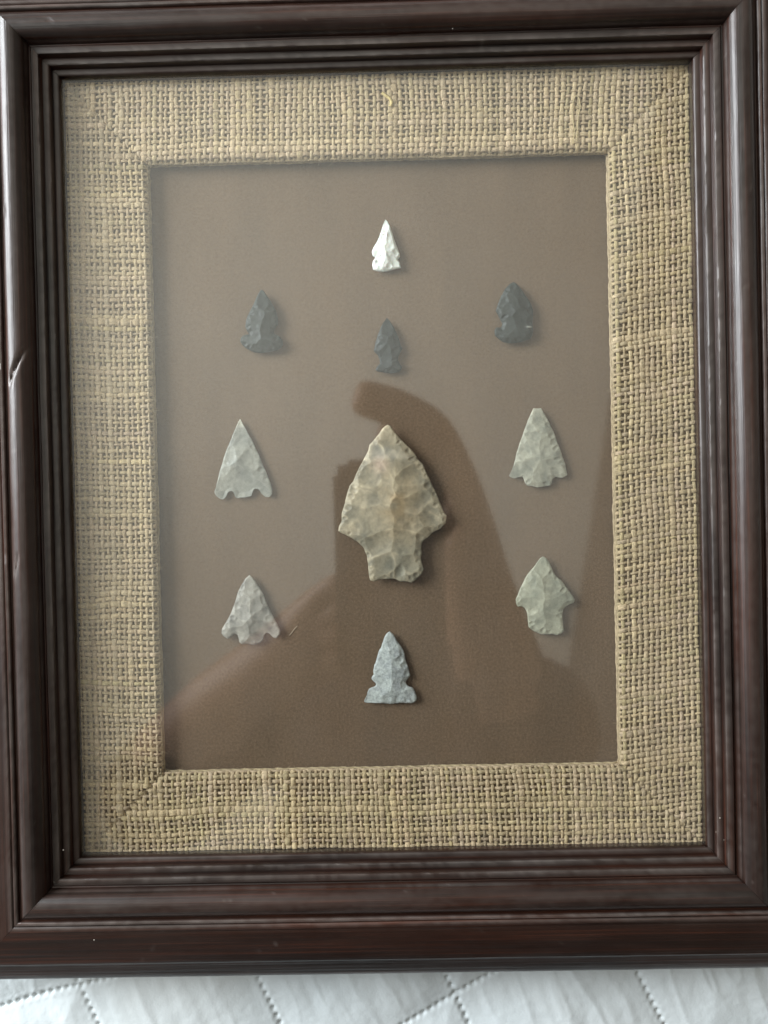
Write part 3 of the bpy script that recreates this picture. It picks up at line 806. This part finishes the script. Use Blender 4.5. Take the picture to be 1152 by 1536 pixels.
# ------------------------------------------------------------------ the photographer, mirrored in the glass
def build_person():
    SKIN = simple("skin", (0.30, 0.17, 0.11), 0.5)
    CLOTH = simple("dark_sweater", (0.030, 0.020, 0.018), 0.9, 0.1)
    HAIR = simple("dark_hair", (0.012, 0.008, 0.006), 0.5)
    J = {}
    vs_, es_, rs_ = [], [], []
    def v(n, p, r, link=None):
        J[n] = len(vs_); vs_.append(p); rs_.append(r if isinstance(r, tuple) else (r, r))
        if link is not None: es_.append((J[link], J[n]))
    v('pelvis', (0, -.78, .36), (.155, .12)); v('waist', (.005, -.60, .42), (.150, .11), 'pelvis')
    v('chest', (.01, -.40, .50), (.165, .12), 'waist'); v('upper', (.015, -.27, .60), (.130, .09), 'chest')
    v('neck', (.02, -.175, .665), .055, 'upper'); v('head1', (.022, -.12, .655), .062, 'neck')
    v('head2', (.024, -.075, .62), (.078, .088), 'head1'); v('head3', (.024, -.04, .575), (.066, .075), 'head2')
    for s, n in ((-1, 'l'), (1, 'r')):
        v(n + 'sh', (.015 + s * .175, -.25, .61), .066, 'upper')
    v('lel', (-.215, -.27, .39), .055, 'lsh'); v('lwr', (-.13, -.16, .315), .03, 'lel'); v('lpalm', (-.062, -.112, .294), (.036, .018), 'lwr')
    v('rel', (.105, -.235, .41), .058, 'rsh'); v('rwr', (.060, -.062, .335), .03, 'rel'); v('rpalm', (.054, .000, .300), (.038, .018), 'rwr')
    for s, n in ((-1, 'l'), (1, 'r')):
        v(n + 'hip', (s * .1, -.84, .26), .095, 'pelvis'); v(n + 'knee', (s * .12, -.80, -.12), .065, n + 'hip')
        v(n + 'ank', (s * .12, -.88, -.50), .045, n + 'knee'); v(n + 'toe', (s * .13, -.72, -.55), .038, n + 'ank')
    def finger(h, name, pts, r=.0088):
        prev = h
        for i, p in enumerate(pts):
            v(name + str(i), p, r * (1 - .1 * i), prev); prev = name + str(i)
    finger('rpalm', 'ri', [(.036, .036, .289), (.004, .054, .282), (-.024, .062, .278)], .0165)
    finger('rpalm', 'rm', [(.036, .018, .284), (.010, .031, .275), (-.008, .035, .273)], .0105)
    finger('rpalm', 'rr', [(.050, -.014, .284), (.044, -.022, .272), (.037, -.024, .267)])
    finger('rpalm', 'rp', [(.054, -.030, .287), (.046, -.042, .274), (.040, -.044, .268)], .0078)
    finger('rpalm', 'rt', [(.060, -.022, .312), (.040, -.030, .304), (.020, -.030, .288)], .0100)
    finger('lpalm', 'li', [(-.050, -.078, .284), (-.038, -.070, .274), (-.028, -.066, .272)], .0115)
    finger('lpalm', 'lm', [(-.047, -.093, .283), (-.037, -.087, .274), (-.028, -.085, .272)], .0115)
    finger('lpalm', 'lr', [(-.046, -.108, .283), (-.037, -.103, .274), (-.028, -.102, .272)], .0112)
    finger('lpalm', 'lp', [(-.048, -.123, .285), (-.039, -.119, .275), (-.030, -.118, .272)], .0100)
    finger('lpalm', 'lt', [(-.060, -.140, .300), (-.035, -.125, .297), (-.012, -.105, .285)], .0100)
    me = bpy.data.meshes.new("person"); me.from_pydata(vs_, es_, [])
    o = bpy.data.objects.new("person", me); COL.objects.link(o)
    sk = o.modifiers.new("skin", 'SKIN'); sk.use_smooth_shade = True
    layer = me.skin_vertices[0].data if me.skin_vertices else None
    if layer is None:
        bpy.context.view_layer.objects.active = o
        layer = me.skin_vertices.new(name="skin").data if hasattr(me.skin_vertices, 'new') else None
    for i, r in enumerate(rs_):
        layer[i].radius = r; layer[i].use_root = (i == 0)
    o.modifiers.new("sub", 'SUBSURF').levels = 2
    bpy.context.view_layer.update()
    dg = bpy.context.evaluated_depsgraph_get()
    m2 = bpy.data.meshes.new_from_object(o.evaluated_get(dg))
    o.modifiers.clear(); o.data = m2; bpy.data.meshes.remove(me); m2.name = "person"
    for mt in (CLOTH, SKIN, HAIR): m2.materials.append(mt)
    for p in m2.polygons:
        c = p.center
        hand = c.z < .345 and c.y > -.2 and abs(c.x) < .2 and c.z > .2
        head = c.y > -.16 and c.z > .47
        p.material_index = 1 if hand else (2 if head and (c.z > .60 or c.y > -.03) else (1 if head else 0))
        p.use_smooth = True
    tag(o, "person in dark clothes bending over the frame with a phone, mirrored in its glass", "person")
    return o

def build_phone():
    bm = bmesh.new()
    x0, x1, y0, y1, z0, z1 = -.036, .036, -.128, .016, .2520, .2600
    bmesh.ops.create_cube(bm, size=1)
    for q in bm.verts:
        q.co = Vector(((x0 + x1) / 2 + q.co.x * (x1 - x0), (y0 + y1) / 2 + q.co.y * (y1 - y0), (z0 + z1) / 2 + q.co.z * (z1 - z0)))
    ve = [e for e in bm.edges if abs(e.verts[0].co.z - e.verts[1].co.z) > .004]
    bmesh.ops.bevel(bm, geom=ve, offset=.010, segments=5, affect='EDGES')
    bmesh.ops.bevel(bm, geom=[e for e in bm.edges if abs(e.verts[0].co.z - e.verts[1].co.z) < 1e-5 and len(e.link_faces) == 2 and abs(e.link_faces[0].normal.z - e.link_faces[1].normal.z) > .5],
                    offset=.0015, segments=2, affect='EDGES')
    me = bpy.data.meshes.new("smartphone_body"); bm.to_mesh(me); bm.free()
    me.materials.append(simple("black_phone_case", (.02, .02, .022), .45))
    root = bpy.data.objects.new("smartphone", None); COL.objects.link(root); root.empty_display_size = .02
    root.location = (0, -.056, .2520)
    b_ = bpy.data.objects.new("body", me); COL.objects.link(b_); b_.parent = root; b_.location = (0, .056, -.2520)
    sc = box("screen", -33.5, 33.5, -125, 13, 260.05, 260.4, simple("phone_screen", (.03, .03, .035), .1, .5), root, (0, 56, -252))
    tag(root, "black smartphone held over the frame by the person, mirrored in the glass", "smartphone")
build_person()
build_phone()
